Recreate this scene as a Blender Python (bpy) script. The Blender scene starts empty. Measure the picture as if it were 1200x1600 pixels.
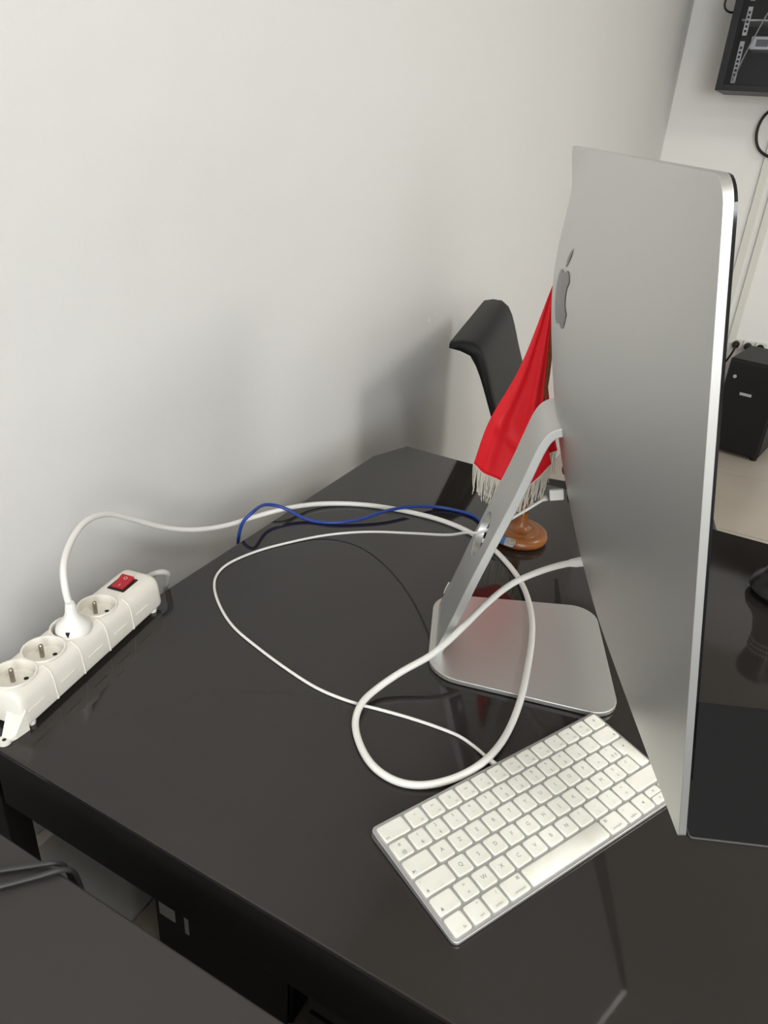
import bpy, bmesh, math, random
from mathutils import Vector, Matrix
random.seed(7)
SC = bpy.context.scene
COL = SC.collection
ZO = 0.72                      # height of the desk top above the floor (m)
RAD = math.radians

# ------------------------------------------------------------------ camera
cd = bpy.data.cameras.new('camera')
cam = bpy.data.objects.new('camera', cd); COL.objects.link(cam)
cd.sensor_fit = 'HORIZONTAL'; cd.sensor_width = 36.0
cd.lens = 1161.68 / 1200 * 36.0
cd.clip_start = 0.02; cd.clip_end = 50
_r = Vector((0.8749714, 0.4796289, 0.0661904))
_d = Vector((0.2751098, -0.3799992, -0.8831281))
_f = Vector((-0.3984214, 0.7909214, -0.4644391))
m = Matrix((( _r.x, -_d.x, -_f.x, 0.5841754), (_r.y, -_d.y, -_f.y, -0.2892354), (_r.z, -_d.z, -_f.z, 0.5373099 + ZO), (0, 0, 0, 1)))
cam.matrix_world = m
SC.camera = cam

# ------------------------------------------------------------------ world, lights, exposure
SC.view_settings.view_transform = 'Standard'
SC.view_settings.look = 'None'
SC.view_settings.gamma = 1.0
SC.view_settings.use_curve_mapping = False
SC.view_settings.exposure = 0.0
wd = bpy.data.worlds.new('world'); SC.world = wd; wd.use_nodes = True
wd.node_tree.nodes['Background'].inputs[0].default_value = (0.85, 0.92, 1.0, 1)
wd.node_tree.nodes['Background'].inputs[1].default_value = 0.6

def area(name, loc, target, sx, sy, power, col):
    l = bpy.data.lights.new(name, 'AREA'); l.shape = 'RECTANGLE'; l.size = sx; l.size_y = sy
    l.energy = power; l.color = col
    o = bpy.data.objects.new(name, l); COL.objects.link(o)
    o.location = loc
    o.rotation_euler = (Vector(target) - Vector(loc)).to_track_quat('-Z', 'Y').to_euler()
    return o
# daylight through the window behind the photographer, and two ceiling lamps over the room
area('window_light', (2.4, -2.90, 1.65), (1.6, 1.0, 1.0), 1.9, 1.4, 104, (0.955, 0.98, 1.0))
area('ceiling_lamp', (2.0, -0.6, 2.66), (2.0, -0.6, 0), 1.2, 0.6, 32, (1.0, 0.98, 0.93))
area('ceiling_lamp', (2.6, 1.3, 2.66), (2.6, 1.3, 0), 1.2, 0.6, 36, (1.0, 0.98, 0.93))

# ------------------------------------------------------------------ materials
MATS = {}
def mat(name, col, rough=0.5, metal=0.0, spec=0.5, bump=None, vary=None, emit=None, trans=0.0, coat=0.0, ior=None):
    if name in MATS: return MATS[name]
    M = bpy.data.materials.new(name); M.use_nodes = True
    nt = M.node_tree; b = nt.nodes['Principled BSDF']
    b.inputs['Base Color'].default_value = (*col, 1)
    b.inputs['Roughness'].default_value = rough
    b.inputs['Metallic'].default_value = metal
    b.inputs['Specular IOR Level'].default_value = spec
    if ior: b.inputs['IOR'].default_value = ior
    if trans: b.inputs['Transmission Weight'].default_value = trans
    if coat: b.inputs['Coat Weight'].default_value = coat; b.inputs['Coat Roughness'].default_value = 0.06
    if emit:
        b.inputs['Emission Color'].default_value = (*emit[0], 1); b.inputs['Emission Strength'].default_value = emit[1]
    if bump or vary:
        tc = nt.nodes.new('ShaderNodeTexCoord')
    if bump:
        for i, (scale, strength, dist) in enumerate(bump):
            n = nt.nodes.new('ShaderNodeTexNoise'); n.inputs['Scale'].default_value = scale; n.inputs['Detail'].default_value = 3
            nt.links.new(tc.outputs['Object'], n.inputs['Vector'])
            bp = nt.nodes.new('ShaderNodeBump'); bp.inputs['Strength'].default_value = strength; bp.inputs['Distance'].default_value = dist
            nt.links.new(n.outputs['Fac'], bp.inputs['Height'])
            if i: nt.links.new(prev.outputs['Normal'], bp.inputs['Normal'])
            prev = bp
        nt.links.new(prev.outputs['Normal'], b.inputs['Normal'])
    if vary:
        scale, col2, lo, hi = vary[:4]
        n = nt.nodes.new('ShaderNodeTexNoise'); n.inputs['Scale'].default_value = scale; n.inputs['Detail'].default_value = 4
        mp = nt.nodes.new('ShaderNodeMapping')
        if len(vary) > 4: mp.inputs['Scale'].default_value = vary[4]
        nt.links.new(tc.outputs['Object'], mp.inputs['Vector']); nt.links.new(mp.outputs['Vector'], n.inputs['Vector'])
        r = nt.nodes.new('ShaderNodeValToRGB')
        r.color_ramp.elements[0].position = lo; r.color_ramp.elements[0].color = (*col, 1)
        r.color_ramp.elements[1].position = hi; r.color_ramp.elements[1].color = (*col2, 1)
        nt.links.new(n.outputs['Fac'], r.inputs['Fac']); nt.links.new(r.outputs['Color'], b.inputs['Base Color'])
    MATS[name] = M
    return M

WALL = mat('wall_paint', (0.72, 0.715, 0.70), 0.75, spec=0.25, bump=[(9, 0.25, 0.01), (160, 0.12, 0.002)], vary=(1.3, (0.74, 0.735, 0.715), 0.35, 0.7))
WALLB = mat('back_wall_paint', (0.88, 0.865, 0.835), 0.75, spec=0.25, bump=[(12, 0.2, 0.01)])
CEIL = mat('ceiling_paint', (0.70, 0.69, 0.66), 0.9)
TILE = mat('floor_tile', (0.44, 0.39, 0.33), 0.28, vary=(2.5, (0.50, 0.45, 0.385), 0.3, 0.7))
GROUT = mat('grout', (0.22, 0.20, 0.18), 0.9)
DESK = mat('desk_laminate', (0.0205, 0.0180, 0.0165), 0.06, spec=0.5, vary=(5, (0.0235, 0.0205, 0.0185), 0.3, 0.7), bump=[(350, 0.02, 0.0004)])
DESKE = mat('desk_edge', (0.008, 0.007, 0.007), 0.45)
TABLE = mat('table_laminate', (0.028, 0.0255, 0.024), 0.45, vary=(4, (0.031, 0.028, 0.026), 0.3, 0.7))
ALU = mat('aluminium', (0.60, 0.60, 0.58), 0.40, metal=0.80, bump=[(900, 0.015, 0.0003)])
ALUK = mat('aluminium_keyboard', (0.60, 0.60, 0.60), 0.4, metal=0.85)
GLASSB = mat('black_glass', (0.004, 0.004, 0.005), 0.05, spec=0.5)
LOGO = mat('dark_mirror_logo', (0.14, 0.14, 0.145), 0.22, metal=0.9)
CREAM = mat('cream_plastic', (0.84, 0.81, 0.735), 0.33)
WHITE = mat('white_plastic', (0.84, 0.83, 0.79), 0.35)
KEYW = mat('key_white', (0.82, 0.81, 0.74), 0.42, vary=(60, (0.76, 0.745, 0.66), 0.45, 0.75))
INK = mat('legend_grey', (0.30, 0.30, 0.30), 0.6)
CORD = mat('white_cord', (0.83, 0.82, 0.78), 0.38)
GREYC = mat('grey_cord', (0.50, 0.50, 0.48), 0.45)
BLUE = mat('blue_cord', (0.018, 0.055, 0.30), 0.38)
BLUEB = mat('blue_boot', (0.03, 0.14, 0.36), 0.35)
CLEAR = mat('clear_plug', (0.75, 0.80, 0.85), 0.08, trans=0.75, ior=1.49)
METAL = mat('pin_metal', (0.42, 0.38, 0.33), 0.3, metal=1.0)
GOLD = mat('contact_gold', (0.7, 0.5, 0.15), 0.3, metal=1.0)
HOLE = mat('dark_hole', (0.01, 0.01, 0.01), 0.8)
BLACKP = mat('black_plastic', (0.008, 0.008, 0.008), 0.42, spec=0.35)
REDP = mat('red_switch', (0.42, 0.008, 0.018), 0.28)
MARK = mat('white_mark', (0.75, 0.65, 0.62), 0.5)
REDC = mat('red_cloth', (0.97, 0.006, 0.018), 0.5, spec=0.5, bump=[(220, 0.06, 0.001)])
REDC.node_tree.nodes['Principled BSDF'].inputs['Sheen Weight'].default_value = 0.0
FRINGE = mat('fringe_thread', (0.80, 0.76, 0.66), 0.6)
WOOD = mat('turned_wood', (0.30, 0.105, 0.024), 0.3, vary=(30, (0.20, 0.062, 0.014), 0.35, 0.7, (1, 1, 6)))
LEATHER = mat('black_leather', (0.009, 0.009, 0.0095), 0.5, spec=0.2, bump=[(400, 0.08, 0.001)])
CHROME = mat('chrome', (0.6, 0.6, 0.6), 0.15, metal=1.0)
PAD = mat('mouse_pad_cloth', (0.0115, 0.0115, 0.0125), 0.85, spec=0.2)
PADE = mat('mouse_pad_edge', (0.10, 0.10, 0.10), 0.6)
ORN = mat('dark_glaze', (0.010, 0.008, 0.008), 0.3, spec=0.35)
CABIN = mat('cabinet_black', (0.014, 0.014, 0.016), 0.45, spec=0.35)
CABD = mat('cabinet_inside', (0.035, 0.035, 0.038), 0.6)
TINT = mat('door_glass', (0.75, 0.76, 0.78), 0.02, trans=1.0, ior=1.25)
RAIL = mat('rail_zinc', (0.86, 0.87, 0.88), 0.5)
TRUNK = mat('trunking_plastic', (0.74, 0.72, 0.66), 0.45)
BOXG = mat('pale_card', (0.5, 0.5, 0.47), 0.8)
DARKT = mat('tower_black', (0.006, 0.006, 0.007), 0.5, spec=0.25)
GREYB = mat('grey_label', (0.40, 0.40, 0.40), 0.5)
FRAME = mat('window_frame_white', (0.8, 0.8, 0.8), 0.4)
PANE = mat('window_glass', (0.95, 0.97, 1.0), 0.0, trans=1.0, ior=1.05)

# ------------------------------------------------------------------ helpers
def tag(o, label=None, cat=None, group=None, kind=None):
    if label: o['label'] = label
    if cat: o['category'] = cat
    if group: o['group'] = group
    if kind: o['kind'] = kind
    return o
def thing(name, loc, rotz, label, cat, group=None):
    o = bpy.data.objects.new(name, None); COL.objects.link(o)
    o.empty_display_size = 0.05
    o.location = loc; o.rotation_euler = (0, 0, rotz)
    return tag(o, label, cat, group)
def finish(me, m, smooth):
    if m: me.materials.append(m)
    if smooth:
        for p in me.polygons: p.use_smooth = True
        if smooth < 179: me.set_sharp_from_angle(angle=RAD(smooth))
def link(name, me, parent=None):
    o = bpy.data.objects.new(name, me); COL.objects.link(o)
    if parent: o.parent = parent
    return o
def mesh(name, verts, faces, m, parent=None, smooth=0):
    """parent: verts in the parent's frame; no parent: world coordinates, origin set to the base centre"""
    verts = [Vector(v) for v in verts]
    off = None
    if parent is None:
        xs = [v.x for v in verts]; ys = [v.y for v in verts]; zs = [v.z for v in verts]
        off = Vector(((min(xs) + max(xs)) / 2, (min(ys) + max(ys)) / 2, min(zs)))
        verts = [v - off for v in verts]
    me = bpy.data.meshes.new(name)
    me.from_pydata([tuple(v) for v in verts], [], faces)
    bm = bmesh.new(); bm.from_mesh(me); bmesh.ops.recalc_face_normals(bm, faces=bm.faces[:]); bm.to_mesh(me); bm.free()
    finish(me, m, smooth)
    o = link(name, me, parent)
    if off is not None: o.location = off
    return o
def bev(o, w, seg=2, ang=35):
    b = o.modifiers.new('bevel', 'BEVEL'); b.width = w; b.segments = seg; b.limit_method = 'ANGLE'; b.angle_limit = RAD(ang)
    for p in o.data.polygons: p.use_smooth = True
    b.harden_normals = True
    return o
def box(name, lo, hi, m, parent=None, bevel=0.0, seg=2):
    x0, y0, z0 = lo; x1, y1, z1 = hi
    v = [(x0, y0, z0), (x1, y0, z0), (x1, y1, z0), (x0, y1, z0), (x0, y0, z1), (x1, y0, z1), (x1, y1, z1), (x0, y1, z1)]
    f = [(0, 3, 2, 1), (4, 5, 6, 7), (0, 1, 5, 4), (1, 2, 6, 5), (2, 3, 7, 6), (3, 0, 4, 7)]
    o = mesh(name, v, f, m, parent)
    if bevel: bev(o, bevel, seg)
    return o
def prism(name, outline, z0, z1, m, parent=None, bevel=0.0, seg=2, smooth=0):
    n = len(outline)
    v = [(x, y, z0) for x, y in outline] + [(x, y, z1) for x, y in outline]
    f = [tuple(range(n - 1, -1, -1)), tuple(range(n, 2 * n))] + [(i, (i + 1) % n, n + (i + 1) % n, n + i) for i in range(n)]
    o = mesh(name, v, f, m, parent, smooth)
    if bevel: bev(o, bevel, seg)
    return o
def rounded(pts, radii, n=6):
    """polygon with rounded corners"""
    out = []
    N = len(pts)
    for i in range(N):
        p = Vector(pts[i]); a = Vector(pts[i - 1]); b = Vector(pts[(i + 1) % N])
        r = radii[i] if isinstance(radii, (list, tuple)) else radii
        if r <= 0: out.append((p.x, p.y)); continue
        da = (a - p).normalized(); db = (b - p).normalized()
        half = da.angle(db) / 2
        t = r / math.tan(half)
        pa = p + da * t; pb = p + db * t
        c = p + (da + db).normalized() * (r / math.sin(half))
        va = pa - c; vb = pb - c
        ang = va.angle_signed(vb)
        for k in range(n + 1):
            w = va.copy(); w.rotate(Matrix.Rotation(-ang * k / n, 2))
            out.append((c.x + w.x, c.y + w.y))
    return out
def spline(pts, per=8):
    P = [Vector(p) for p in pts]; P = [P[0] * 2 - P[1]] + P + [P[-1] * 2 - P[-2]]
    out = []
    for i in range(1, len(P) - 2):
        p0, p1, p2, p3 = P[i - 1:i + 3]
        # centripetal Catmull-Rom
        t0 = 0; t1 = t0 + max((p1 - p0).length, 1e-6) ** .5; t2 = t1 + max((p2 - p1).length, 1e-6) ** .5; t3 = t2 + max((p3 - p2).length, 1e-6) ** .5
        for k in range(per):
            t = t1 + (t2 - t1) * k / per
            A1 = p0 * ((t1 - t) / (t1 - t0)) + p1 * ((t - t0) / (t1 - t0)); A2 = p1 * ((t2 - t) / (t2 - t1)) + p2 * ((t - t1) / (t2 - t1)); A3 = p2 * ((t3 - t) / (t3 - t2)) + p3 * ((t - t2) / (t3 - t2))
            B1 = A1 * ((t2 - t) / (t2 - t0)) + A2 * ((t - t0) / (t2 - t0)); B2 = A2 * ((t3 - t) / (t3 - t1)) + A3 * ((t - t1) / (t3 - t1))
            out.append(B1 * ((t2 - t) / (t2 - t1)) + B2 * ((t - t1) / (t2 - t1)))
    out.append(P[-2].copy())
    for it in range(3):
        out = [out[0]] + [(out[i - 1] + out[i] * 2 + out[i + 1]) / 4 for i in range(1, len(out) - 1)] + [out[-1]]
    return out
def tube_geo(path, rad, seg=10, cap=True):
    n = len(path)
    R = rad if isinstance(rad, (list, tuple)) else [rad] * n
    verts = []; faces = []
    up = Vector((0, 0, 1))
    T0 = (path[1] - path[0]).normalized()
    if abs(T0.dot(up)) > 0.9: up = Vector((1, 0, 0))
    N = (up - T0 * up.dot(T0)).normalized()
    for i, p in enumerate(path):
        T = (path[min(i + 1, n - 1)] - path[max(i - 1, 0)]).normalized()
        N = (N - T * N.dot(T)).normalized(); B = T.cross(N)
        for k in range(seg):
            a = 2 * math.pi * k / seg
            verts.append(p + (N * math.cos(a) + B * math.sin(a)) * R[i])
    for i in range(n - 1):
        for k in range(seg):
            faces.append((i * seg + k, i * seg + (k + 1) % seg, (i + 1) * seg + (k + 1) % seg, (i + 1) * seg + k))
    if cap:
        faces.append(tuple(range(seg - 1, -1, -1))); faces.append(tuple((n - 1) * seg + k for k in range(seg)))
    return verts, faces
def tube(name, pts, rad, m, parent=None, per=8, seg=10, straight=False, smooth=60):
    path = [Vector(p) for p in pts] if straight else spline(pts, per)
    v, f = tube_geo(path, rad, seg)
    return mesh(name, v, f, m, parent, smooth)
def lathe(name, prof, m, parent=None, center=(0, 0, 0), seg=28, smooth=40):
    cx, cy, cz = center
    v = []; f = []
    for r, z in prof:
        for k in range(seg):
            a = 2 * math.pi * k / seg
            v.append((cx + r * math.cos(a), cy + r * math.sin(a), cz + z))
    n = len(prof)
    for i in range(n - 1):
        for k in range(seg):
            f.append((i * seg + k, i * seg + (k + 1) % seg, (i + 1) * seg + (k + 1) % seg, (i + 1) * seg + k))
    f.append(tuple(range(seg - 1, -1, -1))); f.append(tuple((n - 1) * seg + k for k in range(seg)))
    return mesh(name, v, f, m, parent, smooth)
def cut(o, cutters):
    for c in cutters:
        md = o.modifiers.new('cut', 'BOOLEAN'); md.operation = 'DIFFERENCE'; md.solver = 'EXACT'; md.object = c
    bpy.context.view_layer.update()
    dg = bpy.context.evaluated_depsgraph_get()
    me = bpy.data.meshes.new_from_object(o.evaluated_get(dg))
    o.modifiers.clear(); o.data = me
    for c in cutters: bpy.data.objects.remove(c)
    return o
def zz(pts): return [(x, y, z + ZO) for x, y, z in pts]

# ================================================================== the room
XW, XR, YN, YB, ZC = -0.12, 4.6, -3.0, 3.68, 2.70
fl = tag(box('floor', (XW, YN, -0.05), (XR, YB, -0.006), GROUT), kind='structure')
ts = 0.6
tme = None
for i in range(8):
    for j in range(12):
        x0 = XW + i * ts; y0 = YB - (j + 1) * ts
        x1 = min(x0 + ts, XR); y1 = y0 + ts
        if y0 < YN: y0 = YN
        w = x1 - x0; d = y1 - y0
        if w < .05 or d < .05: continue
        if abs(w - ts) < 1e-4 and abs(d - ts) < 1e-4 and tme:
            o = link('tile', tme, fl)
        else:
            o = box('tile', (-w / 2 + .002, -d / 2 + .002, 0), (w / 2 - .002, d / 2 - .002, .006), TILE, fl, 0.0015, 1)
            if abs(w - ts) < 1e-4 and abs(d - ts) < 1e-4: tme = o.data
        o.location = Vector(((x0 + x1) / 2, (y0 + y1) / 2, -0.006)) - fl.location
        if not o.modifiers: bev(o, 0.0015, 1)
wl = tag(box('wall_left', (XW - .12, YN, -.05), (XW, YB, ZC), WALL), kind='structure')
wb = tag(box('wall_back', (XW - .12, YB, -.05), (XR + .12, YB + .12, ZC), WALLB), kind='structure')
tag(box('wall_right', (XR, YN, -.05), (XR + .12, YB, ZC), WALL), kind='structure')
tag(box('ceiling', (XW - .12, YN - .12, ZC), (XR + .12, YB + .12, ZC + .1), CEIL), kind='structure')
# near wall with the window the daylight comes through
wf = box('wall_front', (XW - .12, YN - .12, -.05), (XR + .12, YN, ZC), WALL)
c = box('cutter', (0.9, YN - .3, 0.95), (2.9, YN + .1, 2.35), None)
cut(wf, [c]); tag(wf, kind='structure')
wn = thing('window_1', (1.9, YN - .08, 0.95), 0, None, None); tag(wn, kind='structure')
for (a, b) in (((-1.0, -.03, 0), (-.95, .03, 1.4)), ((.95, -.03, 0), (1.0, .03, 1.4)), ((-.95, -.03, 0), (.95, .03, .05)), ((-.95, -.03, 1.35), (.95, .03, 1.4)), ((-.025, -.03, .05), (.025, .03, 1.35))):
    box('window_frame', a, b, FRAME, wn, .004)
box('pane', (-.95, -.004, .05), (-.025, .004, 1.35), PANE, wn); box('pane', (.025, -.004, .05), (.95, .004, 1.35), PANE, wn)
# white cable trunking that runs along the left wall under the desk
tag(box('trim_1', (XW, -1.5, ZO - .39), (XW + .018, 1.9, ZO - .362), TRUNK, None, .002), kind='structure')
# two flakes of chipped paint on the left wall behind the chair
for (y, z, s) in ((1.262, .143, .011), (1.297, .153, .010)):
    pts = []
    for k in range(7):
        a = k / 7 * 2 * math.pi; r = s * random.uniform(.35, .8)
        pts.append((y + r * math.cos(a) * .55, z + ZO + r * math.sin(a)))
    n = len(pts)
    v = [(XW - wl.location.x + .0002, p[0] - wl.location.y, p[1] - wl.location.z) for p in pts] + [(XW - wl.location.x + .0016, p[0] - wl.location.y, p[1] - wl.location.z + .001) for p in pts]
    mesh('paint_chip', v, [tuple(range(n)), tuple(range(n, 2 * n))] + [(i, (i + 1) % n, n + (i + 1) % n, n + i) for i in range(n)], FRAME, wl)

# ================================================================== desk
dk = thing('desk', (0.8, .44, 0), 0, 'long black-brown glossy desk with clipped corners, pushed against the white wall', 'desk')
D = Vector((0.8, .44, 0))
outline = [(.045, 0.0), (1.60, 0.0), (1.60, .885), (.030, .885), (0.002, .806), (0.0, .05)]
prism('desk_top', [(x - D.x, y - D.y) for x, y in outline], ZO - .006, ZO, DESK, dk, .0015, 2)
inner = [(.046, .002), (1.598, .002), (1.598, .883), (.032, .883), (0.004, .806), (0.002, .052)]
n = len(inner); v = []; f = []
for z in (ZO - .080, ZO - .0062):
    for x, y in inner: v.append((x - D.x, y - D.y, z))
for z in (ZO - .080, ZO - .0062):
    for x, y in inner:
        cx, cy = .8, .44
        v.append((x - D.x + (.02 if x < .5 else -.02), y - D.y + (.02 if y < .4 else -.02), z))
for i in range(n):
    j = (i + 1) % n
    f += [(i, j, n + j, n + i), (2 * n + i, 3 * n + i, 3 * n + j, 2 * n + j), (i, 2 * n + i, 2 * n + j, j), (n + i, n + j, 3 * n + j, 3 * n + i)]
mesh('apron', v, f, DESKE, dk)
prism('leg', [(x - D.x, y - D.y) for x, y in ((-.012, .004), (.036, .004), (.036, .030), (-.030, .030))], .002, ZO - .03, DESKE, dk)
for (x, y) in ((1.51, .03), (.04, .80), (1.51, .80)):
    box('leg', (x - D.x, y - D.y, .004), (x - D.x + .05, y - D.y + .05, ZO - .03), DESKE, dk, .003)
box('modesty_panel', (.10 - D.x, .50 - D.y, .25), (1.5 - D.x, .518 - D.y, ZO - .03), DESKE, dk)

# second table on the photographer's side
tb = thing('side_table', (.40, -.46, 0), 0, 'dark grey matt table top in the lower left corner, beside the desk', 'table')
box('table_top', (-.50, -.40, ZO - .025), (.95, .403, ZO), TABLE, tb, .003, 3)
box('modesty_panel', (-.44, .335, .08), (.86, .353, ZO - .025), TABLE, tb)  # added, unseen: blocks light that would brighten the wall under the desk
for x in (-.47, .86):
    for y in (-.36, .30):
        box('leg', (x, y, .002), (x + .04, y + .04, ZO - .025), BLACKP, tb, .002)
cw = tube('charging_cable', zz([(.05, -.16, .003), (.10, -.128, .0028), (.150, -.097, .0028), (.185, -.067, .0028), (.198, -.056, .003), (.201, -.050, -.004), (.200, -.044, -.03), (.19, -.035, -.12), (.17, -.02, -.30)]), .0022, GREYC)
tag(cw, 'thin dark cord crossing the grey table and dropping into the gap', 'cable')
cw.data.materials[0] = mat('dark_cord', (0.03, .03, .03), .5)
cw2 = tube('charging_cable', zz([(.05, -.20, .003), (.10, -.160, .0028), (.160, -.112, .0028), (.195, -.073, .0028), (.207, -.058, .003), (.210, -.050, -.004), (.209, -.044, -.03), (.20, -.035, -.12), (.18, -.02, -.30)]), .0022, mat('dark_cord', (0.03, .03, .03), .5))
tag(cw2, 'second thin dark cord on the grey table, nearer the bottom edge', 'cable')

# things on the floor under the desk, seen through the gap
pt = thing('under_desk_case', (.07, .34, 0), 0, 'black upright case with pale stickers on the floor under the desk', 'case')
box('case_body', (-.12, -.09, .012), (.15, .14, .40), DARKT, pt, .004)
box('front_panel', (-.115, -.096, .016), (.145, -.09, .395), BLACKP, pt, .002)
for x in (-.10, .12):
    for y in (-.08, .12):
        lathe('foot', [(.009, .0), (.009, .013)], BLACKP, pt, (x, y, 0), 10)
box('sticker', (-.105, -.0975, .10), (-.072, -.096, .165), BOXG, pt)
box('sticker', (-.052, -.0975, .09), (-.044, -.096, .155), BOXG, pt)

dw = thing('filler_drawer_unit', (.48, .36, 0), 0, 'black drawer unit added under the desk to fill the gap with dark', 'drawer unit')  # made-up filler: its black body darkens the floor seen through the gap
box('carcass', (-.20, -.15, .03), (.20, .12, .56), DARKT, dw, .003)
for k in range(3):
    df = box('drawer_front', (-.195, -.168, .04 + k * .172), (.195, -.150, .205 + k * .172), BLACKP, dw, .003)
    box('handle', (-.06, -.178, .115 + k * .172), (.06, -.168, .125 + k * .172), BLACKP, df, .002)
for x in (-.17, .17):
    for y in (-.12, .09): lathe('foot', [(.018, 0), (.02, .006), (.02, .03)], BLACKP, dw, (x, y, 0), 12)

# ================================================================== all-in-one computer
YAW = RAD(22.162)
ic = thing('desktop_computer', (0.50315, 0.45155, ZO), YAW, 'slim silver all-in-one desktop computer seen from behind, standing on the desk', 'computer')
# local frame: x = the way the screen faces, y = along its width (far), z = up
W_, H_, TILT = 0.65, 0.4403, RAD(11.118)
T_ = 0.0052
def bulge(u, v):
    x = abs(2 * u / W_); k = .045
    gu = 1 - (math.sqrt(x * x + k) - math.sqrt(k)) / (math.sqrt(1 + k) - math.sqrt(k))
    v0 = .2617
    if v > v0: gv = 1 - ((v - v0) / (H_ - v0)) ** 3.2
    else: gv = 1 - .6256 * ((v0 - v) / v0) ** 1.75
    return T_ + .0545 * max(gu, 0) * max(gv, 0)
st_, ct_ = math.sin(TILT), math.cos(TILT)
def ip(u, v, d):   # point on the panel: u across, v up the panel, d behind the glass
    return Vector((-st_ * v - ct_ * d, u, .0946 + ct_ * v - st_ * d))
def rc(u, v, r=.016, rb=.004):   # squared corner to rounded corner
    rr = r if v > H_ / 2 else rb
    du = abs(u) - (W_ / 2 - rr); dv = (v - (H_ - rr)) if v > H_ / 2 else ((rr - v))
    if du > 0 and dv > 0:
        a, b = du / rr, dv / rr
        a2 = a * math.sqrt(1 - b * b / 2); b2 = b * math.sqrt(1 - a * a / 2)
        u = math.copysign(W_ / 2 - rr + a2 * rr, u)
        v = (H_ - rr + b2 * rr) if v > H_ / 2 else (rr - b2 * rr)
    return u, v
us = sorted(set([-W_ / 2 + W_ * i / 60 for i in range(61)] + [s * (W_ / 2 - k) for s in (-1, 1) for k in (.0015, .004, .007, .016)]))
vs = sorted(set([H_ * i / 40 for i in range(41)] + [.0015, .004] + [H_ - k for k in (.0015, .004, .007, .016)]))
nu, nv = len(us), len(vs)
v = []; f = []
for vv in vs:
    for uu in us:
        a, b = rc(uu, vv); v.append(ip(a, b, bulge(a, b)))
idx = lambda i, j: j * nu + i
for j in range(nv - 1):
    for i in range(nu - 1):
        f.append((idx(i, j), idx(i + 1, j), idx(i + 1, j + 1), idx(i, j + 1)))
border = [idx(i, 0) for i in range(nu)] + [idx(nu - 1, j) for j in range(1, nv)] + [idx(i, nv - 1) for i in range(nu - 2, -1, -1)] + [idx(0, j) for j in range(nv - 2, 0, -1)]
bp = [rc(us[k % nu], vs[k // nu]) for k in border]
base = len(v)
nb = len(border)
for (a, b) in bp: v.append(ip(a, b, 0.0))
for k in range(nb):
    f.append((border[k], border[(k + 1) % nb], base + (k + 1) % nb, base + k))
f.append(tuple(base + k for k in range(nb)))
hs = mesh('housing', v, f, ALU, ic, 30)
tag(hs, 'silver aluminium housing')
bw = hs.modifiers.new('bevel', 'BEVEL'); bw.width = .0012; bw.segments = 2; bw.limit_method = 'ANGLE'; bw.angle_limit = RAD(50)
# black glass front above the chin
CH = .056
fr = [(-W_ / 2 + .0008, CH), (W_ / 2 - .0008, CH), (W_ / 2 - .0008, H_ - .0008), (-W_ / 2 + .0008, H_ - .0008)]
go = rounded(fr, [.0005, .0005, .0155, .0155], 6)
n = len(go)
v = [ip(a, b, -.0002) for a, b in go] + [ip(a, b, -.0019) for a, b in go]
mesh('screen_glass', v, [tuple(range(n)), tuple(range(2 * n - 1, n - 1, -1))] + [(i, n + i, n + (i + 1) % n, (i + 1) % n) for i in range(n)], GLASSB, ic)
# fruit emblem on the back
ap = [(0, .80), (.12, .86), (.24, .87), (.36, .82), (.43, .735), (.36, .67), (.315, .58), (.305, .48), (.335, .38), (.39, .32), (.46, .28), (.415, .18), (.35, .085), (.275, .02), (.2, 0), (.12, .02), (.05, .042), (0, .045), (-.06, .04), (-.13, .012), (-.2, 0), (-.285, .04), (-.365, .13), (-.43, .26), (-.46, .40), (-.46, .55), (-.42, .69), (-.34, .785), (-.24, .83), (-.12, .825)]
leaf = [(0, .90), (.03, 1.02), (.11, 1.13), (.215, 1.19), (.205, 1.08), (.14, .96), (.06, .91)]
LS = .0557; LV = .309
def dense(P, k=3):
    out = []
    for i in range(len(P)):
        a = Vector(P[i]); b = Vector(P[(i + 1) % len(P)])
        for q in range(k): out.append(tuple(a.lerp(b, q / k)))
    return out
def emblem(poly):
    bm = bmesh.new()
    vs_ = [bm.verts.new((x, y, 0)) for x, y in dense(poly)]
    fc = bm.faces.new(vs_)
    bmesh.ops.triangulate(bm, faces=[fc])
    bmesh.ops.subdivide_edges(bm, edges=[e for e in bm.edges if not e.is_boundary], cuts=2)
    bmesh.ops.triangulate(bm, faces=bm.faces[:])
    bmesh.ops.recalc_face_normals(bm, faces=bm.faces[:])
    V = []; F = []
    bm.verts.ensure_lookup_table(); bm.verts.index_update()
    for q in bm.verts:
        u = -.040 - q.co.x * LS; vv = LV + q.co.y * LS
        V.append(ip(u, vv, bulge(u, vv) + .0005))
    for fc in bm.faces: F.append(tuple(x.index for x in fc.verts))
    bm.free()
    return V, F
for poly in (ap, leaf):
    V_, F_ = emblem(poly)
    o = mesh('emblem', V_, F_, LOGO, ic, 60); tag(o, 'dark mirror-finish emblem')
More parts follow.
